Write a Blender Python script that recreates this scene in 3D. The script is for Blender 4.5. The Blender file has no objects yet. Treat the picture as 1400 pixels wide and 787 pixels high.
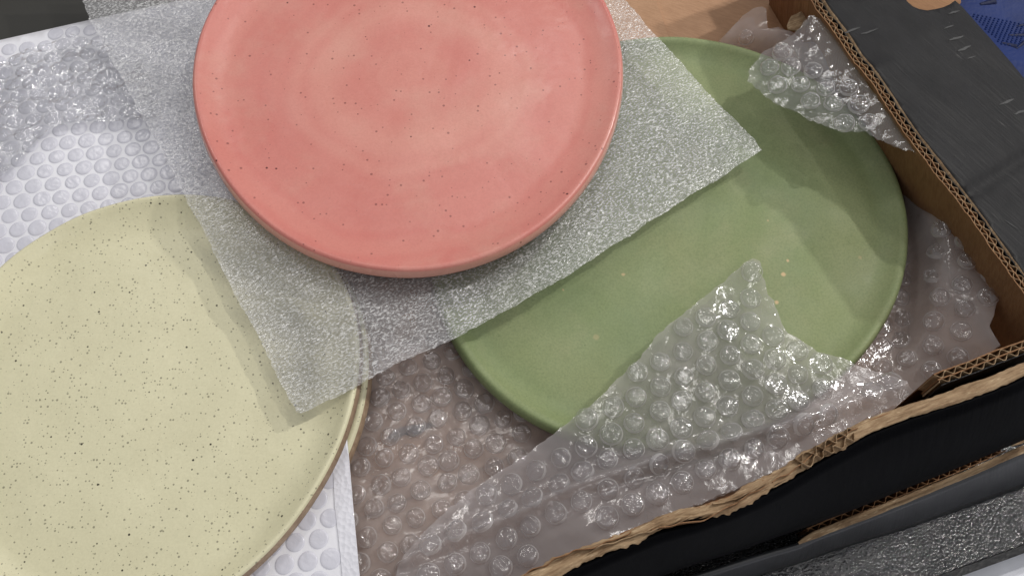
import bpy, bmesh, math, random
import numpy as np
from mathutils import Vector, Matrix, noise
from mathutils.geometry import delaunay_2d_cdt

random.seed(7)
SC = bpy.context.scene
COL = SC.collection

# ------------------------------------------------------------------ camera
CAM_H, TILT, FPX = 0.52, math.radians(25), 1150.0
cam = bpy.data.cameras.new("camera")
cam.sensor_fit = 'HORIZONTAL'; cam.sensor_width = 36.0
cam.lens = 36.0 * FPX / 1400.0
cam.clip_start = 0.01; cam.clip_end = 100
camo = bpy.data.objects.new("camera", cam); COL.objects.link(camo)
camo.location = (0, 0, CAM_H); camo.rotation_euler = (TILT, 0, 0)
SC.camera = camo

# ------------------------------------------------------------------ light
world = bpy.data.worlds.new("World"); SC.world = world; world.use_nodes = True
bg = world.node_tree.nodes["Background"]
bg.inputs[0].default_value = (0.93, 0.95, 1.0, 1); bg.inputs[1].default_value = 0.29

def lamp(name, az, el, dist, size, watts, col=(1, .97, .93), tgt=(0.02, .25, .08), spread=180):
    l = bpy.data.lights.new(name, 'AREA'); l.shape = 'RECTANGLE' if isinstance(size, tuple) else 'DISK'
    if isinstance(size, tuple): l.size, l.size_y = size
    else: l.size = size
    l.energy = watts; l.color = col
    o = bpy.data.objects.new(name, l); COL.objects.link(o)
    a, e = math.radians(az), math.radians(el)
    d = Vector((math.cos(e) * math.cos(a), math.cos(e) * math.sin(a), math.sin(e)))
    o.location = Vector(tgt) + d * dist
    o.rotation_euler = d.to_track_quat('Z', 'Y').to_euler()
    return o
# unseen lamps, one added for glints: azimuth counted from +x (right) towards +y (away from the viewer)
lamp("unseen_lamp", 30, 33, 2.2, 0.07, 15.5)
lamp("unseen_lamp", 36, 53, 2.2, 0.07, 12)
lamp("unseen_lamp", 18, 64, 2.1, (0.4, 0.2), 2.4)
lamp("unseen_lamp", -70, 66, 2.1, (0.5, 0.16), 4)
lamp("unseen_lamp", -48, 36, 2.4, (1.2, 0.10), 2.5)
lamp("unseen_lamp", 115, 70, 2.2, (0.6, 0.16), 3.5)
lamp("unseen_lamp", 131, 46, 2.2, 0.26, 3.2)  # lamp added for glints on the crumpled wrap
lamp("unseen_lamp", 80, 52, 2.2, 0.07, 2.5)

vs = SC.view_settings
vs.view_transform = 'Standard'; vs.look = 'None'; vs.exposure = 0.0; vs.gamma = 1.0
vs.use_curve_mapping = False
SC.render.engine = 'CYCLES'
cy = SC.cycles
cy.use_denoising = True
cy.max_bounces = 10; cy.transparent_max_bounces = 40; cy.diffuse_bounces = 4; cy.glossy_bounces = 3
cy.caustics_reflective = False; cy.caustics_refractive = False
cy.sample_clamp_indirect = 4.0

# ------------------------------------------------------------------ helpers
CT, ST = math.cos(TILT), math.sin(TILT)
def U(px, py, z):
    """photo pixel (1400 x 787) -> the point of the horizontal plane z that it shows"""
    a, b = px - 700.0, 393.5 - py
    v = Vector((a, ST * FPX + CT * b, -CT * FPX + ST * b))
    return Vector((0, 0, CAM_H)) + v * ((z - CAM_H) / v.z)

def Uf(px, py, zf):
    p = U(px, py, 0.09)
    for _ in range(5): p = U(px, py, zf(p.x, p.y))
    return p

def lin(c):
    c = c / 255.0
    return c / 12.92 if c <= .04045 else ((c + .055) / 1.055) ** 2.4
def S(r, g, b): return (lin(r), lin(g), lin(b), 1)

def N3(x, y, z=0.0): return noise.noise(Vector((x, y, z)))
def fbm(x, y, z=0.0, o=4): return noise.fractal(Vector((x, y, z)), 1.0, 2.0, o)
def sstep(a, b, t):
    t = min(1, max(0, (t - a) / (b - a))); return t * t * (3 - 2 * t)

def tag(o, label=None, cat=None, group=None, kind=None):
    if label: o['label'] = label
    if cat: o['category'] = cat
    if group: o['group'] = group
    if kind: o['kind'] = kind
    return o

def empty(name, loc=(0, 0, 0)):
    o = bpy.data.objects.new(name, None); COL.objects.link(o)
    o.location = loc; o.empty_display_size = .02
    return o

def mesh_obj(name, verts, faces, mat, parent=None, smooth=True, mats=None, fm=None):
    me = bpy.data.meshes.new(name)
    me.from_pydata([tuple(v) for v in verts], [], faces)
    for m in (mats or [mat]): me.materials.append(m)
    if fm is not None:
        me.polygons.foreach_set('material_index', fm)
    if smooth: me.polygons.foreach_set('use_smooth', [True] * len(me.polygons))
    me.update()
    o = bpy.data.objects.new(name, me); COL.objects.link(o)
    if parent:
        o.parent = parent
        o.matrix_parent_inverse = Matrix.Translation(parent.location).inverted() if parent.parent is None else Matrix.Identity(4)
    return o

# ------------------------------------------------------------------ materials
def mat(name):
    m = bpy.data.materials.new(name); m.use_nodes = True
    nt = m.node_tree
    for n in list(nt.nodes): nt.nodes.remove(n)
    out = nt.nodes.new('ShaderNodeOutputMaterial')
    return m, nt, out
def nd(nt, t, **k):
    n = nt.nodes.new(t)
    for a, v in k.items():
        if a.startswith('i_'):
            key = a[2:].replace('_', ' ')
            n.inputs[key].default_value = v
        else: setattr(n, a, v)
    return n
def coords(nt, scale=(1, 1, 1), rot=0.0, rnd=False, src='Object'):
    tc = nd(nt, 'ShaderNodeTexCoord'); mp = nd(nt, 'ShaderNodeMapping')
    mp.inputs['Scale'].default_value = scale
    src_ = tc.outputs[src]
    if rot:
        m0 = nd(nt, 'ShaderNodeMapping'); m0.inputs['Rotation'].default_value = (0, 0, rot)
        nt.links.new(src_, m0.inputs['Vector']); src_ = m0.outputs[0]
    nt.links.new(src_, mp.inputs['Vector'])
    if rnd:
        oi = nd(nt, 'ShaderNodeObjectInfo'); ml = nd(nt, 'ShaderNodeMath', operation='MULTIPLY')
        ml.inputs[1].default_value = 37.0
        nt.links.new(oi.outputs['Random'], ml.inputs[0])
        cx = nd(nt, 'ShaderNodeCombineXYZ')
        nt.links.new(ml.outputs[0], cx.inputs[0]); nt.links.new(ml.outputs[0], cx.inputs[2])
        nt.links.new(cx.outputs[0], mp.inputs['Location'])
    return mp.outputs[0]
def tnoise(nt, vec, scale, detail=3, rough=.5, dist=0.0):
    n = nd(nt, 'ShaderNodeTexNoise'); n.inputs['Scale'].default_value = scale
    n.inputs['Detail'].default_value = detail; n.inputs['Roughness'].default_value = rough
    n.inputs['Distortion'].default_value = dist
    nt.links.new(vec, n.inputs['Vector']); return n.outputs[0]
def ramp(nt, fac, stops):
    r = nd(nt, 'ShaderNodeValToRGB'); e = r.color_ramp.elements
    while len(e) < len(stops): e.new(.5)
    for i, (p, c) in enumerate(stops):
        e[i].position = p; e[i].color = c if len(c) == 4 else (*c, 1)
    nt.links.new(fac, r.inputs[0]); return r.outputs[0]
def math_n(nt, op, a, b=None, clamp=False):
    n = nd(nt, 'ShaderNodeMath', operation=op); n.use_clamp = clamp
    for i, v in enumerate((a, b)):
        if v is None: continue
        if isinstance(v, (int, float)): n.inputs[i].default_value = v
        else: nt.links.new(v, n.inputs[i])
    return n.outputs[0]
def mixc(nt, fac, a, b):
    n = nd(nt, 'ShaderNodeMix', data_type='RGBA')
    for i, v in ((0, fac), (6, a), (7, b)):
        if isinstance(v, (int, float)): n.inputs[i].default_value = v
        elif isinstance(v, tuple): n.inputs[i].default_value = v
        else: nt.links.new(v, n.inputs[i])
    return n.outputs[2]
def bump(nt, h, strength, dist, normal=None):
    b = nd(nt, 'ShaderNodeBump'); b.inputs['Strength'].default_value = strength
    b.inputs['Distance'].default_value = dist
    nt.links.new(h, b.inputs['Height'])
    if normal is not None: nt.links.new(normal, b.inputs['Normal'])
    return b.outputs[0]
def bsdf(nt, out, color, rough, normal=None, spec=.5, coat=0.0, coat_rough=.1):
    b = nd(nt, 'ShaderNodeBsdfPrincipled')
    for key, v in (('Base Color', color), ('Roughness', rough), ('Specular IOR Level', spec),
                   ('Coat Weight', coat), ('Coat Roughness', coat_rough)):
        if isinstance(v, (int, float, tuple)): b.inputs[key].default_value = v
        else: nt.links.new(v, b.inputs[key])
    if normal is not None: nt.links.new(normal, b.inputs['Normal'])
    nt.links.new(b.outputs[0], out.inputs[0])
    return b
def specks(nt, vec, scale, rad, keep, warp=.25):
    """random round specks: 1 where a speck sits"""
    v = nd(nt, 'ShaderNodeTexVoronoi'); v.inputs['Scale'].default_value = scale
    v.inputs['Randomness'].default_value = 1.0
    nt.links.new(vec, v.inputs['Vector'])
    sp = nd(nt, 'ShaderNodeSeparateColor'); nt.links.new(v.outputs['Color'], sp.inputs[0])
    on = math_n(nt, 'LESS_THAN', sp.outputs[0], keep)
    size = math_n(nt, 'MULTIPLY', math_n(nt, 'POWER', sp.outputs[1], 2.0), rad)
    size = math_n(nt, 'ADD', size, rad * .35)
    d = math_n(nt, 'SUBTRACT', size, v.outputs['Distance'])
    d = math_n(nt, 'MULTIPLY', d, 3.0 / rad, clamp=True)
    return math_n(nt, 'MULTIPLY', d, on)

def glaze(name, c_lo, c_hi, rings, speck_col, rough, sp_big, sp_small, warm=None, spots=None, nsc=14, gr=.5):
    m, nt, out = mat(name)
    v = coords(nt)
    ln = nd(nt, 'ShaderNodeVectorMath', operation='LENGTH'); nt.links.new(v, ln.inputs[0])
    wob = tnoise(nt, v, 9, 3, .55)
    r = math_n(nt, 'ADD', ln.outputs['Value'], math_n(nt, 'MULTIPLY', wob, .035))
    ringn = nd(nt, 'ShaderNodeTexNoise', noise_dimensions='1D')
    ringn.inputs['Scale'].default_value = rings; ringn.inputs['Detail'].default_value = 3
    nt.links.new(r, ringn.inputs['W'])
    f = math_n(nt, 'ADD', math_n(nt, 'MULTIPLY', ringn.outputs[0], .80), math_n(nt, 'MULTIPLY', tnoise(nt, v, nsc, 4, .6, .4), .25))
    col = ramp(nt, f, [(.36, c_lo), (.70, c_hi)])
    if warm:
        col = mixc(nt, ramp(nt, tnoise(nt, v, 22, 4, .65), [(.5, (0, 0, 0)), (.8, (.7, .7, .7))]), col, warm)
    grain = tnoise(nt, v, 800, 2, .7)
    col = mixc(nt, math_n(nt, 'MULTIPLY', math_n(nt, 'SUBTRACT', grain, .38, clamp=True), gr), col, tuple(c * .6 for c in c_lo[:3]) + (1,))
    if sp_small:
        s = specks(nt, v, sp_small[0], sp_small[1], sp_small[2])
        col = mixc(nt, math_n(nt, 'MULTIPLY', s, .55), col, speck_col)
    if sp_big:
        s = specks(nt, v, sp_big[0], sp_big[1], sp_big[2])
        col = mixc(nt, math_n(nt, 'MULTIPLY', s, .95), col, speck_col)
    if spots:
        s = specks(nt, v, spots[0], spots[1], spots[2])
        col = mixc(nt, math_n(nt, 'MULTIPLY', s, .85), col, spots[3])
    h = math_n(nt, 'ADD', math_n(nt, 'MULTIPLY', ringn.outputs[0], .6), tnoise(nt, v, 60, 3, .5))
    nrm = bump(nt, h, .35, .0016)
    nrm = bump(nt, grain, .10, .0003, nrm)
    rr = ramp(nt, tnoise(nt, v, 30, 3), [(.3, (rough * .8,) * 3), (.7, (rough * 1.25,) * 3)])
    bsdf(nt, out, col, rr, nrm, .5)
    return m

M = {}
M['pink'] = glaze('pink_glaze', S(202, 116, 108), S(218, 154, 140), 22, S(84, 34, 32), .31, (120, .085, .50), (300, .20, .45), warm=S(212, 158, 142))
M['yellow'] = glaze('pale_yellow_glaze', S(212, 207, 173), S(226, 221, 187), 10, S(44, 38, 26), .36, (240, .13, .55), (560, .30, .75), warm=S(212, 206, 172))
M['green'] = glaze('sage_green_glaze', S(112, 132, 86), S(146, 154, 110), 12, S(96, 112, 70), .62, None, (330, .14, .25), warm=S(152, 154, 114), spots=(34, .050, .22, S(212, 178, 132)), gr=1.0)
M['pink_edge'] = glaze('pale_pink_glaze_edge', S(216, 146, 132), S(228, 170, 154), 30, S(110, 60, 54), .26, None, (260, .2, .3))
def clay():
    m, nt, out = mat('bare_speckled_clay')
    v = coords(nt)
    c = ramp(nt, tnoise(nt, v, 160, 4, .7), [(.35, S(146, 122, 100)), (.7, S(182, 158, 132))])
    s = specks(nt, v, 420, .2, .4)
    c = mixc(nt, math_n(nt, 'MULTIPLY', s, .8), c, S(84, 62, 48))
    bsdf(nt, out, c, .6, bump(nt, tnoise(nt, v, 400, 3), .3, .0004), .35)
    return m
M['clay'] = clay()

def kraft(name, lo, hi, rough=.75):
    m, nt, out = mat(name)
    v = coords(nt)
    fib = tnoise(nt, coords(nt, (1, 7, 1), .4), 130, 5, .65)
    blot = tnoise(nt, v, 24, 4, .6)
    f = math_n(nt, 'ADD', math_n(nt, 'MULTIPLY', fib, .5), math_n(nt, 'MULTIPLY', blot, .5))
    c = ramp(nt, f, [(.33, lo), (.66, hi)])
    bsdf(nt, out, c, rough, bump(nt, math_n(nt, 'ADD', fib, tnoise(nt, v, 700, 3)), .4, .0005), .3)
    return m
M['kraft'] = kraft('kraft_board', S(118, 84, 56), S(152, 114, 80))
def torn_kraft():
    m, nt, out = mat('torn_kraft')
    v = coords(nt)
    fib = tnoise(nt, coords(nt, (1, 6, 3), -.39), 90, 6, .7, .5)
    blot = tnoise(nt, v, 55, 4, .65)
    pale = ramp(nt, tnoise(nt, coords(nt, (1, 5, 1), -.39), 150, 3, .6), [(.58, (0, 0, 0)), (.70, (1, 1, 1))])
    f = math_n(nt, 'ADD', math_n(nt, 'MULTIPLY', fib, .65), math_n(nt, 'MULTIPLY', blot, .35))
    c = ramp(nt, f, [(.30, S(98, 77, 56)), (.46, S(146, 120, 92)), (.68, S(184, 159, 127))])
    c = mixc(nt, math_n(nt, 'MULTIPLY', pale, .6), c, S(214, 190, 156))
    bsdf(nt, out, c, .8, bump(nt, math_n(nt, 'ADD', fib, math_n(nt, 'MULTIPLY', blot, .5)), .7, .0012), .25)
    return m
M['kraft_light'] = torn_kraft()
M['kraft_floor'] = kraft('kraft_floor', S(160, 122, 92), S(190, 150, 118), .5)

def blackboard(name, base, rough, scratch=.5, cr=.6, spec=.45):
    m, nt, out = mat(name)
    v = coords(nt)
    big = tnoise(nt, v, 26, 4, .6, .6)
    c = ramp(nt, big, [(.3, tuple(x * .75 for x in base)), (.75, tuple(x * 1.5 for x in base))])
    vs_ = coords(nt, (1, 9, 1), 0.85)
    scr = ramp(nt, tnoise(nt, vs_, 42, 4, .7), [(.63, (0, 0, 0)), (.74, (1, 1, 1))])
    msk = ramp(nt, tnoise(nt, v, 30, 2), [(.5, (0, 0, 0)), (.66, (1, 1, 1))])
    c = mixc(nt, math_n(nt, 'MULTIPLY', math_n(nt, 'MULTIPLY', scr, msk), scratch), c, S(118, 116, 114))
    dust = specks(nt, v, 120, .06, .10)
    c = mixc(nt, math_n(nt, 'MULTIPLY', dust, .6), c, S(170, 166, 160))
    h = math_n(nt, 'ADD', tnoise(nt, vs_, 36, 4, .6), math_n(nt, 'MULTIPLY', tnoise(nt, v, 900, 2), .06))
    bsdf(nt, out, c, rough, bump(nt, h, cr, .0016), spec)
    return m
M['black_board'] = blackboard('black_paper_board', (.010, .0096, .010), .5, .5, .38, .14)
M['black_shaded'] = blackboard('shaded_black_paper', (.0016, .0017, .0024), .6, .04, .3, .03)  # black paper copy with the front flap's shade put into its colour
M['black_satin'] = blackboard('black_satin_paper', (.034, .035, .039), .40, .10, .30, .6)  # base colour lifted to paint in the grey sheen of the satin face

def film(name, haze, tint=(.97, .97, .98), rough=.07, b1=(55, .5, .004), b2=(260, .4, .0012), rnd=False, hcol=(.90, .89, .91), spec=1.0, ring=1.2):
    m, nt, out = mat(name)
    v = coords(nt, rnd=rnd)
    h1 = tnoise(nt, v, b1[0], 3, .55, .8); h2 = tnoise(nt, v, b2[0], 2, .5, .5)
    n = bump(nt, h1, b1[1], b1[2]); n = bump(nt, h2, b2[1], b2[2], n)
    tr = nd(nt, 'ShaderNodeBsdfTransparent'); tr.inputs[0].default_value = (*tint, 1)
    df = nd(nt, 'ShaderNodeBsdfDiffuse'); df.inputs[0].default_value = (*hcol, 1)
    tl = nd(nt, 'ShaderNodeBsdfTranslucent'); tl.inputs[0].default_value = (*hcol, 1)
    hz = nd(nt, 'ShaderNodeMixShader'); hz.inputs[0].default_value = .45
    nt.links.new(df.outputs[0], hz.inputs[1]); nt.links.new(tl.outputs[0], hz.inputs[2])
    lw = nd(nt, 'ShaderNodeLayerWeight'); lw.inputs[0].default_value = .35; nt.links.new(n, lw.inputs['Normal'])
    hf = math_n(nt, 'ADD', math_n(nt, 'MULTIPLY', math_n(nt, 'POWER', lw.outputs['Facing'], 2.0), haze * ring), haze * .8)
    hf = math_n(nt, 'MULTIPLY', hf, math_n(nt, 'ADD', tnoise(nt, v, 40, 3), .5), clamp=True)
    b = nd(nt, 'ShaderNodeMixShader'); nt.links.new(hf, b.inputs[0])
    nt.links.new(tr.outputs[0], b.inputs[1]); nt.links.new(hz.outputs[0], b.inputs[2])
    gl = nd(nt, 'ShaderNodeBsdfGlossy'); gl.inputs['Roughness'].default_value = rough
    gl.inputs[0].default_value = (1, 1, 1, 1); nt.links.new(n, gl.inputs['Normal'])
    fr = nd(nt, 'ShaderNodeFresnel'); fr.inputs[0].default_value = 1.5; nt.links.new(n, fr.inputs['Normal'])
    ff = math_n(nt, 'MINIMUM', math_n(nt, 'MULTIPLY', fr.outputs[0], 1.35 * spec), .42)
    o = nd(nt, 'ShaderNodeMixShader'); nt.links.new(ff, o.inputs[0])
    nt.links.new(b.outputs[0], o.inputs[1]); nt.links.new(gl.outputs[0], o.inputs[2])
    nt.links.new(o.outputs[0], out.inputs[0])
    return m
M['film'] = film('clear_film', .13, rough=.09, spec=.6, b1=(55, .3, .003), b2=(200, .25, .0008))
M['film_low'] = film('clear_film_under', .38, rough=.09, spec=.4, hcol=(.95, .87, .84), b1=(55, .3, .003), b2=(200, .25, .0008))
M['film_crumple'] = film('clear_film_crumpled', .13, hcol=(.98, .98, 1.0), b1=(80, .6, .006), b2=(260, .5, .0014), rough=.10, spec=2.2)
M['bubble'] = film('clear_bubble', .07, spec=1.3, rnd=True, b1=(110, .7, .0026), b2=(420, .3, .0004), rough=.10, ring=7.0)
M['wall'] = film('bubble_wall', .42, rough=.16, ring=.8, rnd=True, hcol=(1.0, .98, .98))  # milky band painted in for the bright ring of film seen at grazing angles
M['bubble_low'] = film('clear_bubble_under', .09, spec=1.5, rnd=True, b1=(110, .8, .0026), b2=(420, .3, .0004), rough=.10, hcol=(.88, .84, .83), ring=7.0)

def white_paper():
    m, nt, out = mat('white_pouch_film')
    v = coords(nt)
    c = ramp(nt, tnoise(nt, v, 30, 3), [(.3, S(232, 232, 239)), (.7, S(240, 240, 246))])
    bsdf(nt, out, c, .38, bump(nt, tnoise(nt, v, 140, 3), .25, .0012), .5)
    return m
M['pouch'] = white_paper()
def pouch_bubble():
    m, nt, out = mat('milky_pouch_bubble')
    v = coords(nt, rnd=True)
    n = bump(nt, tnoise(nt, v, 130, 3, .5, .6), .30, .0016)
    bsdf(nt, out, S(214, 214, 224), .25, n, .5)
    return m
M['pouch_bubble'] = pouch_bubble()
def seal():
    m, nt, out = mat('embossed_seal')
    v = coords(nt, rot=.9)
    w = nd(nt, 'ShaderNodeTexVoronoi'); w.inputs['Scale'].default_value = 420; nt.links.new(v, w.inputs['Vector'])
    bsdf(nt, out, S(226, 226, 234), .4, bump(nt, w.outputs['Distance'], .5, .0008), .5)
    return m
M['seal'] = seal()

def foam():
    m, nt, out = mat('translucent_foam')
    v = coords(nt)
    vs_ = coords(nt, (1.0, 1.9, 1.0), -.50)
    cells = nd(nt, 'ShaderNodeTexVoronoi', feature='DISTANCE_TO_EDGE'); cells.inputs['Scale'].default_value = 420
    nt.links.new(vs_, cells.inputs['Vector'])
    edge = ramp(nt, cells.outputs['Distance'], [(.02, (1, 1, 1)), (.16, (0, 0, 0))])
    fine = tnoise(nt, vs_, 560, 3, .65)
    clump = tnoise(nt, vs_, 75, 4, .65, .3)
    streak = tnoise(nt, coords(nt, (1.0, 9.0, 1.0), -.50), 46, 3, .6)
    fl = ramp(nt, fine, [(.47, (0, 0, 0)), (.62, (1, 1, 1))])
    a = math_n(nt, 'MULTIPLY', fl, math_n(nt, 'ADD', math_n(nt, 'MULTIPLY', clump, .9), math_n(nt, 'MULTIPLY', streak, .5)))
    a = math_n(nt, 'ADD', math_n(nt, 'MULTIPLY', a, .50), math_n(nt, 'ADD', math_n(nt, 'MULTIPLY', edge, .08), .12), clamp=True)
    hgt = math_n(nt, 'ADD', fine, math_n(nt, 'MULTIPLY', edge, .4))
    n = bump(nt, math_n(nt, 'ADD', streak, clump), .3, .0012)
    n = bump(nt, hgt, .45, .00028, n)
    tr = nd(nt, 'ShaderNodeBsdfTransparent'); tr.inputs[0].default_value = (.95, .95, .965, 1)
    fc = mixc(nt, fl, (.90, .90, .92, 1), (1.0, 1.0, 1.0, 1))
    df = nd(nt, 'ShaderNodeBsdfDiffuse'); nt.links.new(fc, df.inputs[0]); nt.links.new(n, df.inputs['Normal'])
    tl = nd(nt, 'ShaderNodeBsdfTranslucent'); nt.links.new(fc, tl.inputs[0])
    h = nd(nt, 'ShaderNodeMixShader'); h.inputs[0].default_value = .15
    nt.links.new(df.outputs[0], h.inputs[1]); nt.links.new(tl.outputs[0], h.inputs[2])
    b = nd(nt, 'ShaderNodeMixShader'); nt.links.new(a, b.inputs[0])
    nt.links.new(tr.outputs[0], b.inputs[1]); nt.links.new(h.outputs[0], b.inputs[2])
    gl = nd(nt, 'ShaderNodeBsdfGlossy'); gl.inputs['Roughness'].default_value = .22; nt.links.new(n, gl.inputs['Normal'])
    fr = nd(nt, 'ShaderNodeFresnel'); fr.inputs[0].default_value = 1.5; nt.links.new(n, fr.inputs['Normal'])
    o = nd(nt, 'ShaderNodeMixShader'); nt.links.new(math_n(nt, 'ADD', fr.outputs[0], math_n(nt, 'MULTIPLY', fl, .07), clamp=True), o.inputs[0])
    nt.links.new(b.outputs[0], o.inputs[1]); nt.links.new(gl.outputs[0], o.inputs[2])
    nt.links.new(o.outputs[0], out.inputs[0])
    return m
M['foam'] = foam()

def speckled_table():
    m, nt, out = mat('black_pebbled_plastic')
    v = coords(nt)
    w = nd(nt, 'ShaderNodeTexVoronoi'); w.inputs['Scale'].default_value = 560; nt.links.new(v, w.inputs['Vector'])
    nz = tnoise(nt, v, 700, 2, .6)
    n = bump(nt, math_n(nt, 'ADD', w.outputs['Distance'], nz), 1.0, .0006)
    bsdf(nt, out, S(17, 17, 20), .14, n, .9)
    return m
M['table'] = speckled_table()
def plain(name, c, rough, nsc=80, bs=.2, bd=.001, var=.12, spec=.5):
    m, nt, out = mat(name)
    v = coords(nt)
    col = ramp(nt, tnoise(nt, v, nsc * .4, 3), [(.3, tuple(x * (1 - var) for x in c[:3])), (.7, tuple(min(1, x * (1 + var)) for x in c[:3]))])
    bsdf(nt, out, col, rough, bump(nt, tnoise(nt, v, nsc * 6, 3), bs, bd), spec)
    return m
M['trim'] = plain('black_edge_trim', S(26, 26, 28), .3)
M['white_table'] = plain('white_laminate', S(226, 228, 236), .4)
M['dark_panel'] = plain('dark_grey_panel', S(53, 53, 50), .6, 40, .1, .0006, .06)
M['blue'] = plain('blue_rubber', S(22, 40, 90), .5, 60, .3, .001, .25, .12)
M['blue_deep'] = plain('deep_blue_rubber', S(13, 22, 56), .5, 60, .3, .001, .25, .15)
M['scrap_dark'] = plain('dark_slate_scrap', S(92, 95, 104), .6)

# ------------------------------------------------------------------ geometry builders
def resample(pts, step):
    out = []
    for i in range(len(pts)):
        a, b = pts[i], pts[(i + 1) % len(pts)]
        n = max(1, int(math.hypot(b[0] - a[0], b[1] - a[1]) / step))
        for k in range(n):
            t = k / n; out.append((a[0] + (b[0] - a[0]) * t, a[1] + (b[1] - a[1]) * t))
    return out
def inside(x, y, poly):
    c = False; j = len(poly) - 1
    for i in range(len(poly)):
        xi, yi = poly[i]; xj, yj = poly[j]
        if (yi > y) != (yj > y) and x < (xj - xi) * (y - yi) / (yj - yi) + xi: c = not c
        j = i
    return c
def dist_poly(x, y, poly):
    P = np.asarray(poly); A = P; B = np.roll(P, -1, 0); d = B - A
    t = np.clip(((x - A[:, 0]) * d[:, 0] + (y - A[:, 1]) * d[:, 1]) / np.maximum((d * d).sum(1), 1e-12), 0, 1)
    return float(np.sqrt(((A + d * t[:, None] - (x, y)) ** 2).sum(1).min()))
def to_ground(px, zf, step=5.0, jit=0.0, seed=0):
    out = []
    for (x, y) in resample(px, step):
        p = Uf(x, y, zf)
        out.append((p.x + jit * N3(p.x * 330, p.y * 330, seed), p.y + jit * N3(p.x * 330, p.y * 330, seed + 9.3)))
    return out
def sheet(name, poly, zf, spacing, m, parent=None, thick=0.0, mats=None, rim=True):
    xs = [p[0] for p in poly]; ys = [p[1] for p in poly]
    pts = [Vector(p) for p in poly]; nb = len(pts)
    P = np.asarray(poly)
    j = 0; y = min(ys)
    while y < max(ys):
        x = min(xs) + (spacing * .5 if j % 2 else 0)
        while x < max(xs):
            if inside(x, y, poly):
                if np.min((P[:, 0] - x) ** 2 + (P[:, 1] - y) ** 2) > (spacing * .45) ** 2:
                    pts.append(Vector((x + random.uniform(-.12, .12) * spacing, y + random.uniform(-.12, .12) * spacing)))
            x += spacing
        y += spacing * .866; j += 1
    v2, e2, f2, *_ = delaunay_2d_cdt(pts, [], [list(range(nb))], 1, 1e-6)
    verts = [(v.x, v.y, zf(v.x, v.y)) for v in v2]
    o = mesh_obj(name, verts, [tuple(f) for f in f2], m, parent, True, mats)
    # make every face look up
    me = o.data
    bm = bmesh.new(); bm.from_mesh(me)
    for f in bm.faces:
        if f.normal.z < 0: f.normal_flip()
    bm.to_mesh(me); bm.free()
    if thick:
        s = o.modifiers.new('thickness', 'SOLIDIFY'); s.thickness = thick; s.offset = -1; s.use_rim = rim
        if mats and len(mats) > 1: s.material_offset_rim = 1
    return o

def dome_mesh(name, R, Hh, seed, m, dent=.2, seg=22, wall=None):
    prof = [(1.05, 0.0), (1.0, .10), (.97, .42), (.90, .74), (.76, .92), (.55, 1.0), (.36, 1.0), (.18, 1.0)]
    verts, faces = [], []
    for k, (r, h) in enumerate(prof):
        for i in range(seg):
            a = 2 * math.pi * i / seg
            x, y = math.cos(a), math.sin(a)
            rr = R * r * (1 + .05 * N3(x * 1.3, y * 1.3, seed))
            d = dent * Hh * (fbm(x * r * 1.7 + seed * 3.1, y * r * 1.7, seed) - .15) * (0 if k == 0 else 1) * (h ** .5)
            verts.append((x * rr, y * rr, Hh * h + d))
    for k in range(len(prof) - 1):
        for i in range(seg):
            j = (i + 1) % seg
            faces.append((k * seg + i, k * seg + j, (k + 1) * seg + j, (k + 1) * seg + i))
    c = len(verts); verts.append((0, 0, Hh * (1.0 + dent * (N3(seed * 2.2, 5.1)))))
    L = (len(prof) - 1) * seg
    for i in range(seg): faces.append((L + i, L + (i + 1) % seg, c))
    me = bpy.data.meshes.new(name); me.from_pydata(verts, [], faces); me.materials.append(m); me.materials.append(wall or m)
    me.polygons.foreach_set('material_index', [1 if i // seg in (1, 2) else 0 for i in range(len(faces))])
    me.polygons.foreach_set('use_smooth', [True] * len(me.polygons)); me.update()
    return me
def bubbles(parent, poly, zf, pitch, meshes, ang, margin, origin=(0, 0), keep=1.0, wob=.05, clip=None, seed=1, lift=0.0):
    rng = random.Random(seed)
    xs = [p[0] for p in poly]; ys = [p[1] for p in poly]
    cx, cy_ = origin
    ca, sa = math.cos(ang), math.sin(ang); n = 0
    span = max(max(xs) - min(xs), max(ys) - min(ys)); K = int(span / pitch) + 3
    mx, my = (min(xs) + max(xs)) / 2 + cx, (min(ys) + max(ys)) / 2 + cy_
    for j in range(-K, K):
        for i in range(-K, K):
            a = (i + (.5 if j % 2 else 0)) * pitch; b = j * pitch * .866
            x = mx + a * ca - b * sa + rng.uniform(-wob, wob) * pitch; y = my + a * sa + b * ca + rng.uniform(-wob, wob) * pitch
            if rng.random() > keep: continue
            if not inside(x, y, poly): continue
            if clip and not clip(x, y): continue
            if dist_poly(x, y, poly) < margin: continue
            e = .003
            nx = -(zf(x + e, y) - zf(x - e, y)) / (2 * e); ny = -(zf(x, y + e) - zf(x, y - e)) / (2 * e)
            nv = Vector((max(-.5, min(.5, nx)), max(-.5, min(.5, ny)), 1)).normalized()
            o = bpy.data.objects.new('bubble', rng.choice(meshes)); COL.objects.link(o)
            q = nv.to_track_quat('Z', 'Y') @ Matrix.Rotation(rng.uniform(0, 6.28), 3, 'Z').to_quaternion()
            s = rng.uniform(.92, 1.06)
            o.rotation_euler = q.to_euler(); o.scale = (s, s, rng.uniform(.75, 1.1))
            o.location = Vector((x, y, zf(x, y) + lift)) - parent.location
            o.parent = parent; n += 1
    return n

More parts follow.
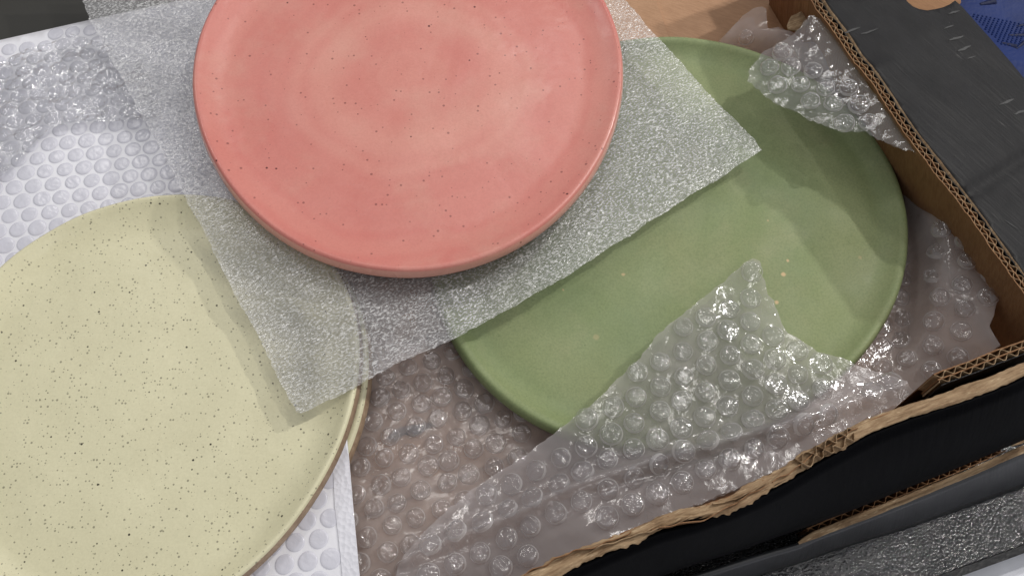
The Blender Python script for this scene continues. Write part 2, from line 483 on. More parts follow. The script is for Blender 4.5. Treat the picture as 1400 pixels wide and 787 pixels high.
# --- polar outline fitted through photo points
def fit_outline(pts_px, z, harm=3, cen=None):
    P = np.array([U(x, y, z)[:2] for x, y in pts_px])
    # algebraic circle fit for the centre
    A = np.c_[2 * P, np.ones(len(P))]; s = np.linalg.lstsq(A, (P ** 2).sum(1), rcond=None)[0]
    c = s[:2]
    d = P - c; th = np.arctan2(d[:, 1], d[:, 0]); r = np.hypot(d[:, 0], d[:, 1])
    cols = [np.ones_like(th)]; reg = [0.0]
    for k in range(1, harm + 1):
        cols += [np.cos(k * th), np.sin(k * th)]; reg += [.35 * k] * 2
    B = np.stack(cols, 1)
    co = np.linalg.solve(B.T @ B + np.diag(reg), B.T @ r)
    def R(t):
        v = co[0]
        for k in range(1, harm + 1): v += co[2 * k - 1] * math.cos(k * t) + co[2 * k] * math.sin(k * t)
        return v
    return c, R
def plate(name, px, z_base, depth, m_glaze, m_edge, label, cat, tilt=(0, 0), foot=.80, thick=.0048, seed=0, rim_t=.0052, well=.80, edge_band=1):
    z_rim = z_base + depth
    c, R = fit_outline(px, z_base + depth * .55)
    root = empty(name, (c[0], c[1], z_base)); tag(root, label, cat)
    seg = 144
    Rm = R(0)
    rt = rim_t / .135
    # (radius fraction, height, material) from the centre of the face to the foot
    prof = []
    for t in np.linspace(0.06, well, 16): prof.append((t, thick + .0006 * (t / well) ** 2, 0))
    for t in np.linspace(well, 1 - rt, 10)[1:]:
        u = (t - well) / (1 - rt - well); prof.append((t, thick + .0006 + (depth - thick - .0010) * (u ** 2.0), 0))
    prof += [(1 - rt * .78, depth - .0001, 0), (1 - rt * .58, depth, 0), (1 - rt * .38, depth - .0005, 0), (1 - .26 * rt, depth - .0014, edge_band),
             (1 - .14 * rt, depth * .78, edge_band), (1.0, depth * .50, 1), (.992, depth * .32, 1), (.955, depth * .16, 1), (foot + .04, .0012, 1), (foot, 0.0, 1), (foot * .5, 0.0004, 1)]
    verts, faces, fm = [], [], []
    for k, (t, h, mi) in enumerate(prof):
        for i in range(seg):
            a = 2 * math.pi * i / seg; r = R(a) * t
            wob = .0010 * N3(math.cos(a) * 1.3, math.sin(a) * 1.3, seed + 2) * t ** 3 + .0006 * N3(math.cos(a) * t * 4, math.sin(a) * t * 4, seed)
            wob *= 1 if k < len(prof) - 4 else 0
            verts.append((r * math.cos(a), r * math.sin(a), h + wob))
    for k in range(len(prof) - 1):
        for i in range(seg):
            j = (i + 1) % seg
            faces.append((k * seg + i, (k + 1) * seg + i, (k + 1) * seg + j, k * seg + j)); fm.append(prof[k + 1][2] if prof[k][2] == prof[k + 1][2] else 0)
    c0 = len(verts); verts.append((0, 0, thick))
    for i in range(seg): faces.append((i, (i + 1) % seg, c0)); fm.append(0)
    L = (len(prof) - 1) * seg; c1 = len(verts); verts.append((0, 0, .0004))
    for i in range(seg): faces.append((L + (i + 1) % seg, L + i, c1)); fm.append(1)
    nprof = len(prof)
    # two parts: glazed face and bare outer side with foot
    def sub(nm, want, mm):
        ids = sorted({v for f, g in zip(faces, fm) if g == want for v in f}); mp = {v: i for i, v in enumerate(ids)}
        o = mesh_obj(nm, [verts[v] for v in ids], [tuple(mp[v] for v in f) for f, g in zip(faces, fm) if g == want], mm)
        o.parent = root; return o
    sub('glazed_face', 0, m_glaze); sub('outer_side', 1, m_edge)
    root.rotation_euler = (tilt[0], tilt[1], 0)
    return root

# --- corrugated board standing on edge
def ribbon(name, path, lat, down, off, th, h, m, parent, smooth=True, topn=0.0, seed=0, lean=0.0):
    verts, faces = [], []
    n = len(path)
    for i, p in enumerate(path):
        o = off(i) if callable(off) else off
        dz = topn * N3(i * .11, seed, 1.7) + topn * .6 * N3(i * .37, seed, 4.1)
        a = p + lat[i] * (o - th / 2) + Vector((0, 0, dz)); b = p + lat[i] * (o + th / 2) + Vector((0, 0, dz))
        dn = down[i] if isinstance(down, list) else down
        verts += [a, b, b + dn * h, a + dn * h]
    for i in range(n - 1):
        k, l = 4 * i, 4 * i + 4
        faces += [(k, l, l + 1, k + 1), (k + 1, l + 1, l + 2, k + 2), (k + 3, k, k, k) if False else (k, k + 3, l + 3, l)]
        faces.append((k + 2, l + 2, l + 3, k + 3))
    faces += [(0, 1, 2, 3), (4 * n - 1, 4 * n - 2, 4 * n - 3, 4 * n - 4)]
    o = mesh_obj(name, verts, faces, m, parent, False)
    return o
def path3(px, z, step=.0007, wob=0.0, seed=0, zf=None):
    P = [U(x, y, z) for x, y in px]
    # Catmull-Rom
    fine = []
    for i in range(len(P) - 1):
        p0, p1, p2, p3 = P[max(0, i - 1)], P[i], P[i + 1], P[min(len(P) - 1, i + 2)]
        for k in range(24):
            t = k / 24
            fine.append(.5 * ((2 * p1) + (p2 - p0) * t + (2 * p0 - 5 * p1 + 4 * p2 - p3) * t * t + (3 * p1 - p0 - 3 * p2 + p3) * t ** 3))
    fine.append(P[-1])
    out = [fine[0]]; acc = 0.0
    for a, b in zip(fine, fine[1:]):
        L = (b - a).length; d = step - acc
        while d <= L:
            out.append(a.lerp(b, d / L)); d += step
        acc = (acc + L) % step if L else acc
    lat = []
    for i in range(len(out)):
        t = out[min(i + 4, len(out) - 1)] - out[max(i - 4, 0)]; t.z = 0; t.normalize()
        lat.append(Vector((-t.y, t.x, 0)))       # to the left of travel
    if wob:
        out = [p + lat[i] * wob * (N3(i * step * 28, seed) + .5 * N3(i * step * 110, seed + 3)) for i, p in enumerate(out)]
    return out, lat
def corrugated(px, z, h, down, parent, wall_name, m_in, m_out, T=.0056, lam=.0058, step=.0007, wob=.0008, seed=0, flute_h=.02, double=True):
    path, lat = path3(px, z, step, wob, seed)
    w = mesh_parent = empty(wall_name); w.parent = parent; w.matrix_parent_inverse = Matrix.Translation(parent.location).inverted()
    q = T / 4
    L3 = [(-T / 2, m_in, h), (0.0, M['kraft_light'], flute_h), (T / 2, m_out, h)]
    for k, (o, m, hh) in enumerate(L3):
        ribbon('liner', path, lat, down, lambda i, o=o, k=k: o + .00025 * N3(i * .05, seed + k * 5, 2.2), .00055, hh, m if k != 1 else M['kraft'], w, topn=.0008, seed=seed + k)
    for k, o in enumerate((-q, q)):
        ph = k * 1.9
        ribbon('fluting', path, lat, down, lambda i, o=o, ph=ph: o + (T / 4 - .0003) * math.sin(2 * math.pi * i * step / lam + ph + 1.2 * N3(i * .02, seed + 9, ph)), .0004, flute_h, M['kraft_light'], w, topn=.0007, seed=seed + 20 + k)
    return w, path, lat

# ================================================================== SETTING
def slab(name, px, z, depth, m, parent=None, mats=None):
    top = [U(x, y, z) for x, y in px]; n = len(top)
    v = [tuple(p) for p in top] + [(p.x, p.y, z - depth) for p in top]
    ar = sum(top[i].x * top[(i + 1) % n].y - top[(i + 1) % n].x * top[i].y for i in range(n))
    idx = list(range(n)) if ar > 0 else list(range(n))[::-1]
    f = [tuple(idx), tuple(i + n for i in idx[::-1])] + [(idx[k], idx[k] + n, idx[(k + 1) % n] + n, idx[(k + 1) % n]) for k in range(n)]
    return mesh_obj(name, v, f, m, parent, False, mats)
ZT = 0.0
wt = mesh_obj('white_table', [(-2, -2, -.022), (2, -2, -.022), (2, 2, -.022), (-2, 2, -.022)], [(0, 1, 2, 3)], M['white_table'], None, False)
tag(wt, kind='structure')
# black pebbled board under the boxes, its near edge cutting the lower right corner
e0, e1 = U(1278, 800, 0), U(1440, 741, 0)
dE = (e1 - e0).normalized(); nE = Vector((-dE.y, dE.x, 0))
def edgept(a, b): return e0 + dE * a + nE * b
def box8(p4, z0, z1):
    return [(p.x, p.y, z1) for p in p4] + [(p.x, p.y, z0) for p in p4], [(0, 1, 2, 3), (7, 6, 5, 4), (0, 4, 5, 1), (1, 5, 6, 2), (2, 6, 7, 3), (3, 7, 4, 0)]
v, f = box8([edgept(-1.0, .0045), edgept(.5, .0045), edgept(.5, 1.3), edgept(-1.0, 1.3)], -.022, 0.0)
tb = mesh_obj('black_board', v, f, M['table'], None, False); tag(tb, 'black pebbled plastic board under the boxes with grainy shine', 'board')
v, f = box8([edgept(-1.0, 0), edgept(.5, 0), edgept(.5, .0042), edgept(-1.0, .0042)], -.021, .0006)
tr = mesh_obj('edge_trim', v, f, M['trim'], tb, False)

# ================================================================== BOX
ZR = .120; ZF = .050
box = empty('cardboard_box', (0.05, .25, ZF))
tag(box, 'open black cardboard box with brown corrugated inside holding the wrapped plates', 'box')
RIM_R = [(1062, -90), (1095, -36), (1116, 0), (1128, 19), (1152, 50), (1171, 80), (1193, 106), (1212, 134), (1234, 168), (1249, 189), (1274, 220), (1303, 257), (1329, 291), (1360, 334), (1397, 386), (1436, 437)]
RIM_F = [(560, 858), (640, 826), (705, 798), (735, 786), (812, 752), (885, 722), (945, 704), (1028, 672), (1072, 648), (1107, 627), (1150, 602), (1186, 582), (1260, 556), (1320, 536), (1400, 505), (1446, 484)]
INN_F = [(1282, 519), (1310, 508), (1340, 497), (1370, 485), (1400, 474), (1440, 460)]
nR = Vector((.924, .382, 0)); nF = Vector((.375, -.927, 0))
dnR = (Vector((0, 0, -1)) + nR * .28); dnF = Vector((0, 0, -1)) + nF * .02
wR, pR, lR = corrugated(RIM_R, ZR, .072, dnR, box, 'right_wall', M['kraft'], M['black_board'], seed=3, wob=.0010)
# travel is towards the viewer, so "left" is the outer (black) side
# front wall
wF = empty('front_wall'); wF.parent = box; wF.matrix_parent_inverse = Matrix.Translation(box.location).inverted()
pF, lF = path3(RIM_F, ZR, .0012, .0006, 11)          # travel to the right, left = inside of the box
ribbon('liner', pF, lF, dnF, .0022, .0006, .072, M['kraft'], wF, topn=.0012, seed=31)
ribbon('liner', pF, lF, dnF, -.0020, .0006, .072, M['black_shaded'], wF, topn=.0006, seed=33)
# worn folded edge: a crumpled kraft ridge over the top of the wall
def ridge(name, path, lat, r, m, parent, rough, z0=0.0, seed=0, nseg=11, asym=1.0):
    """crumpled kraft edge: a low mound with lengthwise folds, ragged on both sides"""
    verts, faces = [], []
    for i, p in enumerate(path):
        k = rough(i)
        r_ = r * min(1.0, .35 + i / 14)
        wide = 1 + .35 * k * N3(i * .035, seed, 3.3) + .25 * k * N3(i * .13, seed, 7.7)
        shift = r * .55 * k * N3(i * .05, seed + 3, 1.1)
        for s in range(nseg):
            u = -1 + 2 * s / (nseg - 1)
            fold = .75 * abs(N3(i * .028 * (1 + k), u * 4.2 + .35 * math.sin(i * .02), seed)) + .32 * k * N3(i * .16, u * 4.2, seed + 4)
            h = (1 - u * u) ** .5 * (.35 + .9 * fold + .25 * k * N3(i * .1, seed, 9.1))
            e = k * .35 * N3(i * .4, s * 2.0, seed + 6) if s in (0, nseg - 1) else 0
            verts.append(p + lat[i] * (-(u + e * u) * r_ * wide * asym + shift) + Vector((0, 0, z0 + r_ * h * .72 - .0004)))
    n = len(path)
    for i in range(n - 1):
        for s in range(nseg - 1):
            faces.append((i * nseg + s, i * nseg + s + 1, (i + 1) * nseg + s + 1, (i + 1) * nseg + s))
    return mesh_obj(name, verts, faces, m, parent, True)
nF_ = len(pF)
def rough_f(i):
    t = i / nF_
    return 1.0 if t < .64 else .35
ridge('folded_edge', pF, lF, .0034, M['kraft_light'], wF, rough_f, seed=5, nseg=17)
# torn ply standing off the worn edge on its left stretch
for k in range(5):
    rr = random.Random(40 + k)
    a = int(nF_ * (.16 + .09 * k)); b = min(nF_ - 1, a + int(nF_ * rr.uniform(.12, .2)))
    sub, sl = pF[a:b], lF[a:b]
    o0 = rr.uniform(-.002, .0026)
    ribbon('torn_ply', sub, sl, Vector((0, 0, -1)), lambda i, k=k, o0=o0, n=b - a: o0 + .0022 * math.sin(i * .12 + k) * .6 + .0016 * N3(i * .16, k * 3.3), .0004, .006,
           M['kraft_light'] if k % 2 else M['kraft'], wF, topn=.0022, seed=60 + k).location = (0, 0, .0028)
# crushed open flutes at the tear
a, b = [int(nF_ * t) for t in (.565, .66)]
for k in range(2):
    ribbon('fluting', pF[a:b], lF[a:b], Vector((0, 0, -1)), lambda i, k=k: (-.0016 + .0034 * k) + .0017 * math.sin(i * 1.2 + k * 2 + 2 * N3(i * .2, k)), .0004, .008, M['kraft_light'], wF, topn=.0015, seed=70 + k).location = (0, 0, .0036)
# inner panel with open flutes leaning in the front right corner
dnI = Vector((0, 0, -1)) + nF * .05
wI, pI, lI = corrugated(INN_F, ZR - .002, .068, dnI, box, 'inner_panel', M['black_board'], M['kraft'], T=.0062, lam=.0066, seed=23, wob=.0006)

# floor, back and left wall
def gz(p, z): return (p.x, p.y, z)
cFR = U(1452, 478, ZR) + nR * .02; cFL = cFR + Vector((-.927, -.375, 0)) * .75
cBR = cFR + Vector((-.382, .924, 0)) * .56; cBL = cBR + Vector((-.927, -.375, 0)) * .75
ins = .001
cFR = cFR + nR * .02; cBR = cBR + nR * .02
mesh_obj('floor_panel', [gz(cFL, ZF), gz(cFR, ZF), gz(cBR, ZF), gz(cBL, ZF), gz(cFL, ZF - .004), gz(cFR, ZF - .004), gz(cBR, ZF - .004), gz(cBL, ZF - .004)],
         [(0, 1, 2, 3), (7, 6, 5, 4), (0, 4, 5, 1), (1, 5, 6, 2), (2, 6, 7, 3), (3, 7, 4, 0)], M['kraft_floor'], box, False)
for nm, a, b in (('back_wall', cBR, cBL), ('left_wall', cBL, cFL)):
    d = (b - a).normalized(); n = Vector((-d.y, d.x, 0)) * .005
    vv = [gz(a, ZF), gz(b, ZF), gz(b + n, ZF), gz(a + n, ZF)]
    vv += [(x, y, ZR) for x, y, _ in vv]
    mesh_obj(nm, vv, [(3, 2, 1, 0), (4, 5, 6, 7), (0, 1, 5, 4), (1, 2, 6, 5), (2, 3, 7, 6), (3, 0, 4, 7)], M['kraft'], box, False)
# floor flap: one bottom flap overlapping the other, seam parallel to the right wall
fa, fb = U(884, -30, ZF), U(918, 70, ZF)
dd = (fb - fa).normalized(); nn = Vector((-.924, -.382, 0))
q = [fa - dd * .05, fa + dd * .30, fa + dd * .30 + nn * .30, fa - dd * .05 + nn * .30]
mesh_obj('floor_flap', [gz(p, ZF + .0035) for p in q] + [gz(p, ZF + .0005) for p in q], [(3, 2, 1, 0), (4, 5, 6, 7), (0, 1, 5, 4), (1, 2, 6, 5), (2, 3, 7, 6), (3, 0, 4, 7)], M['kraft_floor'], box, False)

# right flap folded outwards, notch of a hand hole in its outer edge
P0, P1 = U(1116, 0, ZR), U(1397, 386, ZR)
dRim = (P1 - P0).normalized(); nRim = Vector((-dRim.y, dRim.x, 0))
if nRim.x < 0: nRim = -nRim
def z_flap(x, y):
    d = (Vector((x, y, 0)) - P0).dot(nRim)
    along = (Vector((x, y, 0)) - P0).dot(dRim)
    crease = -.0016 * math.exp(-((along - .155 + .25 * d) / .0035) ** 2) + .0012 * math.exp(-((along - .06 + .2 * d) / .004) ** 2) * sstep(.05, .0, d)
    return ZR - .001 - max(0, d) * .34 + crease + .0010 * N3(x * 30, y * 30, 2) + .0004 * N3(x * 120, y * 60, 5)
rim_o = [(x + 8, y - 5) for x, y in RIM_R]
fl_px = rim_o + [(1470, 440), (1490, 215), (1400, 107), (1370, 71), (1340, 37), (1316, 10), (1306, 1), (1298, 6), (1290, 10), (1279, 13), (1268, 14.5), (1257, 13), (1248, 9), (1241, 3), (1235, -4), (1229, -14), (1226, -26), (1232, -60), (1236, -110), (1060, -110)]
fpoly = to_ground(fl_px, z_flap, 6, .0004, 4)
sheet('right_flap', fpoly, z_flap, .004, M['black_board'], box, .005, [M['black_board'], M['kraft_light']])
SCUFF_GLINT = plain('pale_scuff_glint', S(52, 52, 52), .6)
def mark(parent, a, b, w, zf):
    pts = []
    n = 7
    pa, pb = Uf(*a, zf), Uf(*b, zf); t = (pb - pa).normalized(); l = Vector((-t.y, t.x, 0))
    vv, ff_ = [], []
    for i in range(n + 1):
        p = pa.lerp(pb, i / n); ww = w * math.sin(math.pi * (i + .4) / (n + .8)) * (1 + .5 * N3(i * 1.3, a[0]))
        for sg in (-1, 1):
            q = p + l * (ww * sg + .0006 * N3(i * .5, a[1])); vv.append((q.x, q.y, zf(q.x, q.y) + .0004))
    for i in range(n): ff_.append((2 * i, 2 * i + 1, 2 * i + 3, 2 * i + 2))
    o = mesh_obj('scuff_glint', vv, ff_, SCUFF_GLINT, parent, True)
    bm = bmesh.new(); bm.from_mesh(o.data)
    for f_ in bm.faces:
        if f_.normal.z < 0: f_.normal_flip()
    bm.to_mesh(o.data); bm.free()
for a, b, w in (((1296, 20), (1312, 15), .0008), ((1290, 40), (1304, 35), .0006), ((1297, 56), (1317, 50), .0009), ((1309, 71), (1327, 63), .0009), ((1322, 81), (1334, 77), .0005), ((1154, 46), (1176, 38), .0008), ((1176, 48), (1200, 40), .0006),  # last two marks on this line paint a highlight, the rest are scuffs
                ((1366, 144), (1386, 136), .0009), ((1386, 157), (1402, 151), .0009), ((1372, 300), (1392, 314), .0004)):
    mark(box, a, b, w, z_flap)
# brown board behind the notch
def z_tab(x, y): return z_flap(x, y) - .012
sheet('brown_tab', to_ground([(1205, -80), (1312, -80), (1314, 4), (1300, 20), (1215, 20)], z_tab, 8), z_tab, .008, M['kraft'], box, .004)

# front flap: hangs from the worn edge, black outside
FLOW = [(560, 930), (700, 868), (860, 800), (930, 772), (1000, 748), (1105, 712), (1165, 690), (1240, 660), (1320, 628), (1400, 594), (1446, 574)]
lo, _ = path3(FLOW, .050, .004)
verts, faces = [], []
rows, cols = 9, 90
for i in range(cols):
    u = i / (cols - 1)
    p = pF[int(u * (nF_ - 1))]; out = -lF[int(u * (nF_ - 1))]; q = lo[int(u * (len(lo) - 1))]
    a = p + out * .0030 + Vector((0, 0, -.0012))
    for k in range(rows):
        t = k / (rows - 1)
        verts.append(a.lerp(q, t) + out * (.003 * math.sin(math.pi * t) + .0008 * t * N3(u * 9, t * 2, 6)))
for i in range(cols - 1):
    for k in range(rows - 1):
        faces.append((i * rows + k, i * rows + k + 1, (i + 1) * rows + k + 1, (i + 1) * rows + k))
ff = mesh_obj('front_flap', verts, faces, M['black_shaded'], box, True)
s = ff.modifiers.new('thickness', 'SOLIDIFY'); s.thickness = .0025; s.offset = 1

# ================================================================== LOWER BOX
lb = empty('lower_box', (.2, .1, 0)); tag(lb, 'flattened black satin cardboard box edge in front of and below the open box', 'box')
TOPB = [(1092, 742), (1120, 728), (1165, 711), (1240, 681), (1320, 648), (1400, 613), (1450, 590)]
ZB = .034
pB, lB = path3(TOPB, ZB, .0012, .0004, 51)
ridge('folded_edge', pB, lB, .0020, M['kraft_light'], lb, lambda i: .25, seed=15, nseg=9)
FLB = [(1105, 726), (1150, 707), (1200, 686), (1260, 661), (1320, 636), (1372, 612)]
pC, lC = path3(FLB, ZB - .003, .0007, .0003, 57)
for k, o in enumerate((-.0016, .0016)):
    ribbon('liner', pC, lC, Vector((0, 0, -1)), o, .0005, .02, M['kraft'], lb, topn=.0012, seed=80 + k)
ribbon('fluting', pC, lC, Vector((0, 0, -1)), lambda i: .0013 * math.sin(2 * math.pi * i * .0007 / .0072), .0004, .018, M['kraft'], lb, topn=.0014, seed=83)
# satin black outer face sloping down to the board
FT = [(860, 822), (930, 797), (1005, 773), (1060, 756), (1092, 747), (1120, 734), (1165, 717), (1240, 687), (1320, 654), (1400, 619), (1450, 596)]
FBm = [(860, 852), (930, 824), (1005, 797), (1060, 780), (1092, 770), (1120, 760), (1165, 745), (1240, 722), (1320, 694), (1400, 666), (1450, 648)]
verts, faces = [], []
fine_t, _ = path3(FT, ZB - .001, .004); fine_b, _ = path3(FBm, .0015, .004)
nn_ = 60; rows = 7
for i in range(nn_):
    a = fine_t[int(i / (nn_ - 1) * (len(fine_t) - 1))]; b = fine_b[int(i / (nn_ - 1) * (len(fine_b) - 1))]
    for k in range(rows):
        t = k / (rows - 1); p = a.lerp(b, t); p.z += .0015 * math.sin(math.pi * t) + .0006 * N3(i * .25, t * 2.5, 8) * (1 - abs(2 * t - 1))
        verts.append(p)
for i in range(nn_ - 1):
    for k in range(rows - 1):
        faces.append((i * rows + k, i * rows + k + 1, (i + 1) * rows + k + 1, (i + 1) * rows + k))
o = mesh_obj('outer_face', verts, faces, M['black_satin'], lb, True)
s = o.modifiers.new('thickness', 'SOLIDIFY'); s.thickness = .0025; s.offset = 1 if False else -1
# the closed body that carries the open box
q = [cFL, cFR, cBR, cBL]; cen = (cFL + cBR) / 2
q = [cen + (p - cen) * .985 for p in q]
mesh_obj('body', [gz(p, ZF - .0045) for p in q] + [gz(p, .001) for p in q], [(0, 1, 2, 3), (7, 6, 5, 4), (0, 4, 5, 1), (1, 5, 6, 2), (2, 6, 7, 3), (3, 7, 4, 0)], M['black_shaded'], lb, False)

# ================================================================== PLATES
G_PX = [(905, 57), (960, 58), (1024, 72), (1095, 104), (1160, 150), (1212, 205), (1236, 262), (1238, 300), (1228, 370), (1210, 430), (1178, 494),
        (740, 591), (700, 567), (660, 532), (635, 500), (616, 470), (830, 66), (880, 606), (960, 612), (1060, 590), (760, 84), (600, 400), (640, 190)]
green = plate('green_plate', G_PX, .068, .0125, M['green'], M['green'], 'matte sage green ceramic plate lying in bubble wrap inside the box', 'plate', seed=4, well=.87, thick=.0058)
def add_spots(m, origin, px, z, col):
    nt = m.node_tree; b = next(n for n in nt.nodes if n.type == 'BSDF_PRINCIPLED')
    src = b.inputs['Base Color'].links[0].from_socket
    v = coords(nt, (1, 1, 0))
    v2 = nd(nt, 'ShaderNodeVectorMath', operation='ADD'); nt.links.new(v, v2.inputs[0])
    nz = nd(nt, 'ShaderNodeTexNoise'); nz.inputs['Scale'].default_value = 300; nt.links.new(v, nz.inputs['Vector'])
    sc_ = nd(nt, 'ShaderNodeVectorMath', operation='SCALE'); nt.links.new(nz.outputs['Color'], sc_.inputs[0]); sc_.inputs['Scale'].default_value = .0012
    nt.links.new(sc_.outputs[0], v2.inputs[1])
    for x, y, rr, k in px:
        p = U(x, y, z)
        d = nd(nt, 'ShaderNodeVectorMath', operation='DISTANCE'); nt.links.new(v2.outputs[0], d.inputs[0])
        d.inputs[1].default_value = (p.x - origin.x + .0006, p.y - origin.y + .0006, .0006)
        f = math_n(nt, 'MULTIPLY', math_n(nt, 'MULTIPLY', math_n(nt, 'SUBTRACT', rr, d.outputs['Value']), 2.2 / rr, clamp=True), k)
        src = mixc(nt, f, src, col)
    nt.links.new(src, b.inputs['Base Color'])
add_spots(M['green'], green.location, [(1077, 356, .0011, .7), (1071, 375, .0017, .8), (1062, 413, .0014, .75), (852, 375, .0013, .55), (770, 396, .0009, .4), (1176, 352, .0015, .25), (815, 461, .0022, .22), (1050, 302, .0008, .4)], .074, S(216, 184, 140))
Y_PX = [(0, 382), (40, 345), (85, 314), (130, 291), (190, 271), (250, 262), (494, 420), (500, 470), (494, 530), (475, 600), (440, 660), (395, 720), (335, 787),
        (330, 283), (420, 335), (-60, 450), (-100, 560), (-95, 680), (-40, 790), (40, 850), (150, 880), (250, 855)]
yel = plate('yellow_plate', Y_PX, .0825, .0135, M['yellow'], M['clay'], 'pale yellow speckled plate with brown clay edge, on top of the white pouch', 'plate', seed=9, well=.80, rim_t=.0045)
Y2_PX = [(x + 13, y + 12) for x, y in Y_PX]
yel2 = plate('yellow_plate', Y2_PX, .0635, .0135, M['yellow'], M['clay'], 'lower yellow plate, only its rim showing beneath the upper yellow plate', 'plate', seed=17, well=.86, rim_t=.006)

# ================================================================== LOWER BUBBLE WRAP
G_C = green.location; G_R = fit_outline(G_PX, .0749)[1](0.2)
def z_low(x, y):
    d = (Vector((x, y, 0)) - P0).dot(nRim)          # 0 at the right rim, negative inside
    rise = .045 * sstep(-.06, .006, d) * sstep(G_R + .002, G_R + .012, math.hypot(x - G_C[0], y - G_C[1]))
    return .0585 + rise * .7 + .0016 * N3(x * 22, y * 22, 1) + .0012 * fbm(x * 60, y * 60, 3) + .0005 * abs(N3(x * 210, y * 210, 6))
wl = empty('bubble_wrap', (.05, .2, .055)); tag(wl, 'clear bubble wrap lining the box underneath the green plate', 'bubble wrap')
LOW_PX = [(300, 560), (380, 420), (620, 300), (860, 120), (985, 66), (1005, 50), (1030, 43), (1062, 39), (1085, 44), (1110, 70), (1180, 150), (1260, 235), (1330, 312), (1366, 352),
          (1372, 388), (1360, 425), (1352, 446), (1368, 472), (1330, 500), (1287, 528), (1240, 552), (1180, 576), (1100, 622), (1000, 672), (900, 712), (760, 772), (690, 802), (600, 850), (300, 850)]
lpoly = to_ground(LOW_PX, z_low, 6, .0012, 2)
sheet('film', lpoly, z_low, .0030, M['film_low'], wl)
sheet('backing_film', to_ground(LOW_PX, lambda x, y: z_low(x, y) - .004, 8, .0012, 5), lambda x, y: z_low(x, y) - .0042 + .0012 * N3(x * 70, y * 70, 8), .005, M['film_low'], wl)
dm_low = [dome_mesh('wrap_bubble', .0056, .0034, 1.7 * k + .3, M['bubble_low'], .5, wall=M['wall']) for k in range(10)]
vis_low = [[(470, 470), (625, 455), (750, 600), (660, 680), (560, 760), (545, 800), (470, 800)], [(1235, 230), (1290, 260), (1370, 350), (1375, 470), (1290, 535), (1170, 505), (1230, 400)], [(975, 70), (1005, 45), (1085, 35), (1060, 85)]]
vis_g = [[(p.x, p.y) for p in (U(x, y, .06) for x, y in vp)] for vp in vis_low]
n1 = bubbles(wl, lpoly, z_low, .0136, dm_low, .35, .004, clip=lambda x, y: any(inside(x, y, g) for g in vis_g), seed=3, wob=.09)

# dark scrap seen through the wrap
zs = .0550
sc_px = [(532, 592), (548, 583), (570, 580), (588, 577), (594, 581), (580, 588), (566, 596), (552, 593), (542, 602), (530, 600)]
scr = sheet('dark_scrap', to_ground(sc_px, lambda x, y: zs, 4), lambda x, y: zs, .004, M['scrap_dark'], None, .0012)
tag(scr, 'dark slate scrap showing through the bubble wrap beside the yellow plates', 'scrap')

# ================================================================== POUCH
def z_pouch(x, y):
    return .0795 + .0006 * N3(x * 14, y * 14, 3) + .0002 * N3(x * 60, y * 60, 5)
POUCH_PX = [(-70, 71), (0, 55), (120, 28), (245, 1), (330, -18), (412, -36), (430, 160), (447, 320), (462, 480), (477, 625), (484, 705), (493, 800), (497, 850), (-70, 880)]
po = empty('bubble_pouch', (-.15, .2, .079)); tag(po, 'white padded pouch with round bubbles lying under the upper yellow plate', 'pouch')
ppoly = to_ground(POUCH_PX, z_pouch, 8)
sheet('backing', ppoly, z_pouch, .006, M['pouch'], po, .0008)
SEAL_PX = [(462, 560), (477, 625), (484, 705), (493, 800), (497, 850), (474, 850), (466, 760), (458, 690), (452, 560)]
sheet('seal_strip', to_ground(SEAL_PX, z_pouch, 6), lambda x, y: z_pouch(x, y) + .0007, .004, M['seal'], po)
dm_po = [dome_mesh('pouch_bubble', .0050, .00035, 2.3 * k + .7, M['pouch_bubble'], .25, 20) for k in range(6)]
cut = [(p.x, p.y) for p in (U(x, y, .08) for x, y in [(-30, 40), (270, -20), (290, 300), (120, 310), (0, 400), (-30, 430)])]
cut2 = [(p.x, p.y) for p in (U(x, y, .08) for x, y in [(455, 600), (456, 680), (466, 800), (300, 830), (320, 780)])]
n2 = bubbles(po, ppoly, z_pouch, .0116, dm_po, .12, .0045, clip=lambda x, y: inside(x, y, cut) or inside(x, y, cut2), seed=5, wob=.015, lift=.0001)

# crumpled clear wrap on the pouch
def z_cr(x, y):
    return .0845 + .0022 * fbm(x * 40, y * 40, 7) + .0024 * abs(N3(x * 80, y * 80, 2)) + .0010 * N3(x * 300, y * 300, 4)
CR_PX = [(-60, 108), (0, 84), (40, 66), (70, 58), (98, 46), (150, 62), (190, 78), (215, 130), (222, 163), (150, 166), (100, 168), (74, 173), (50, 192), (20, 224), (-10, 252), (-60, 290)]
cr = sheet('bubble_wrap', to_ground(CR_PX, z_cr, 5, .0008, 3), z_cr, .0017, M['film_crumple'], None)
tag(cr, 'crumpled clear wrap with bright glints over the top left of the white pouch', 'bubble wrap')

# unidentified dark panel at top left
dp = slab('grey_panel', [(-120, -160), (420, -160), (420, 90), (-120, 120)], .064, .010, M['dark_panel'])
tag(dp, 'smooth dark grey panel in the top left corner behind the white pouch', 'mat')

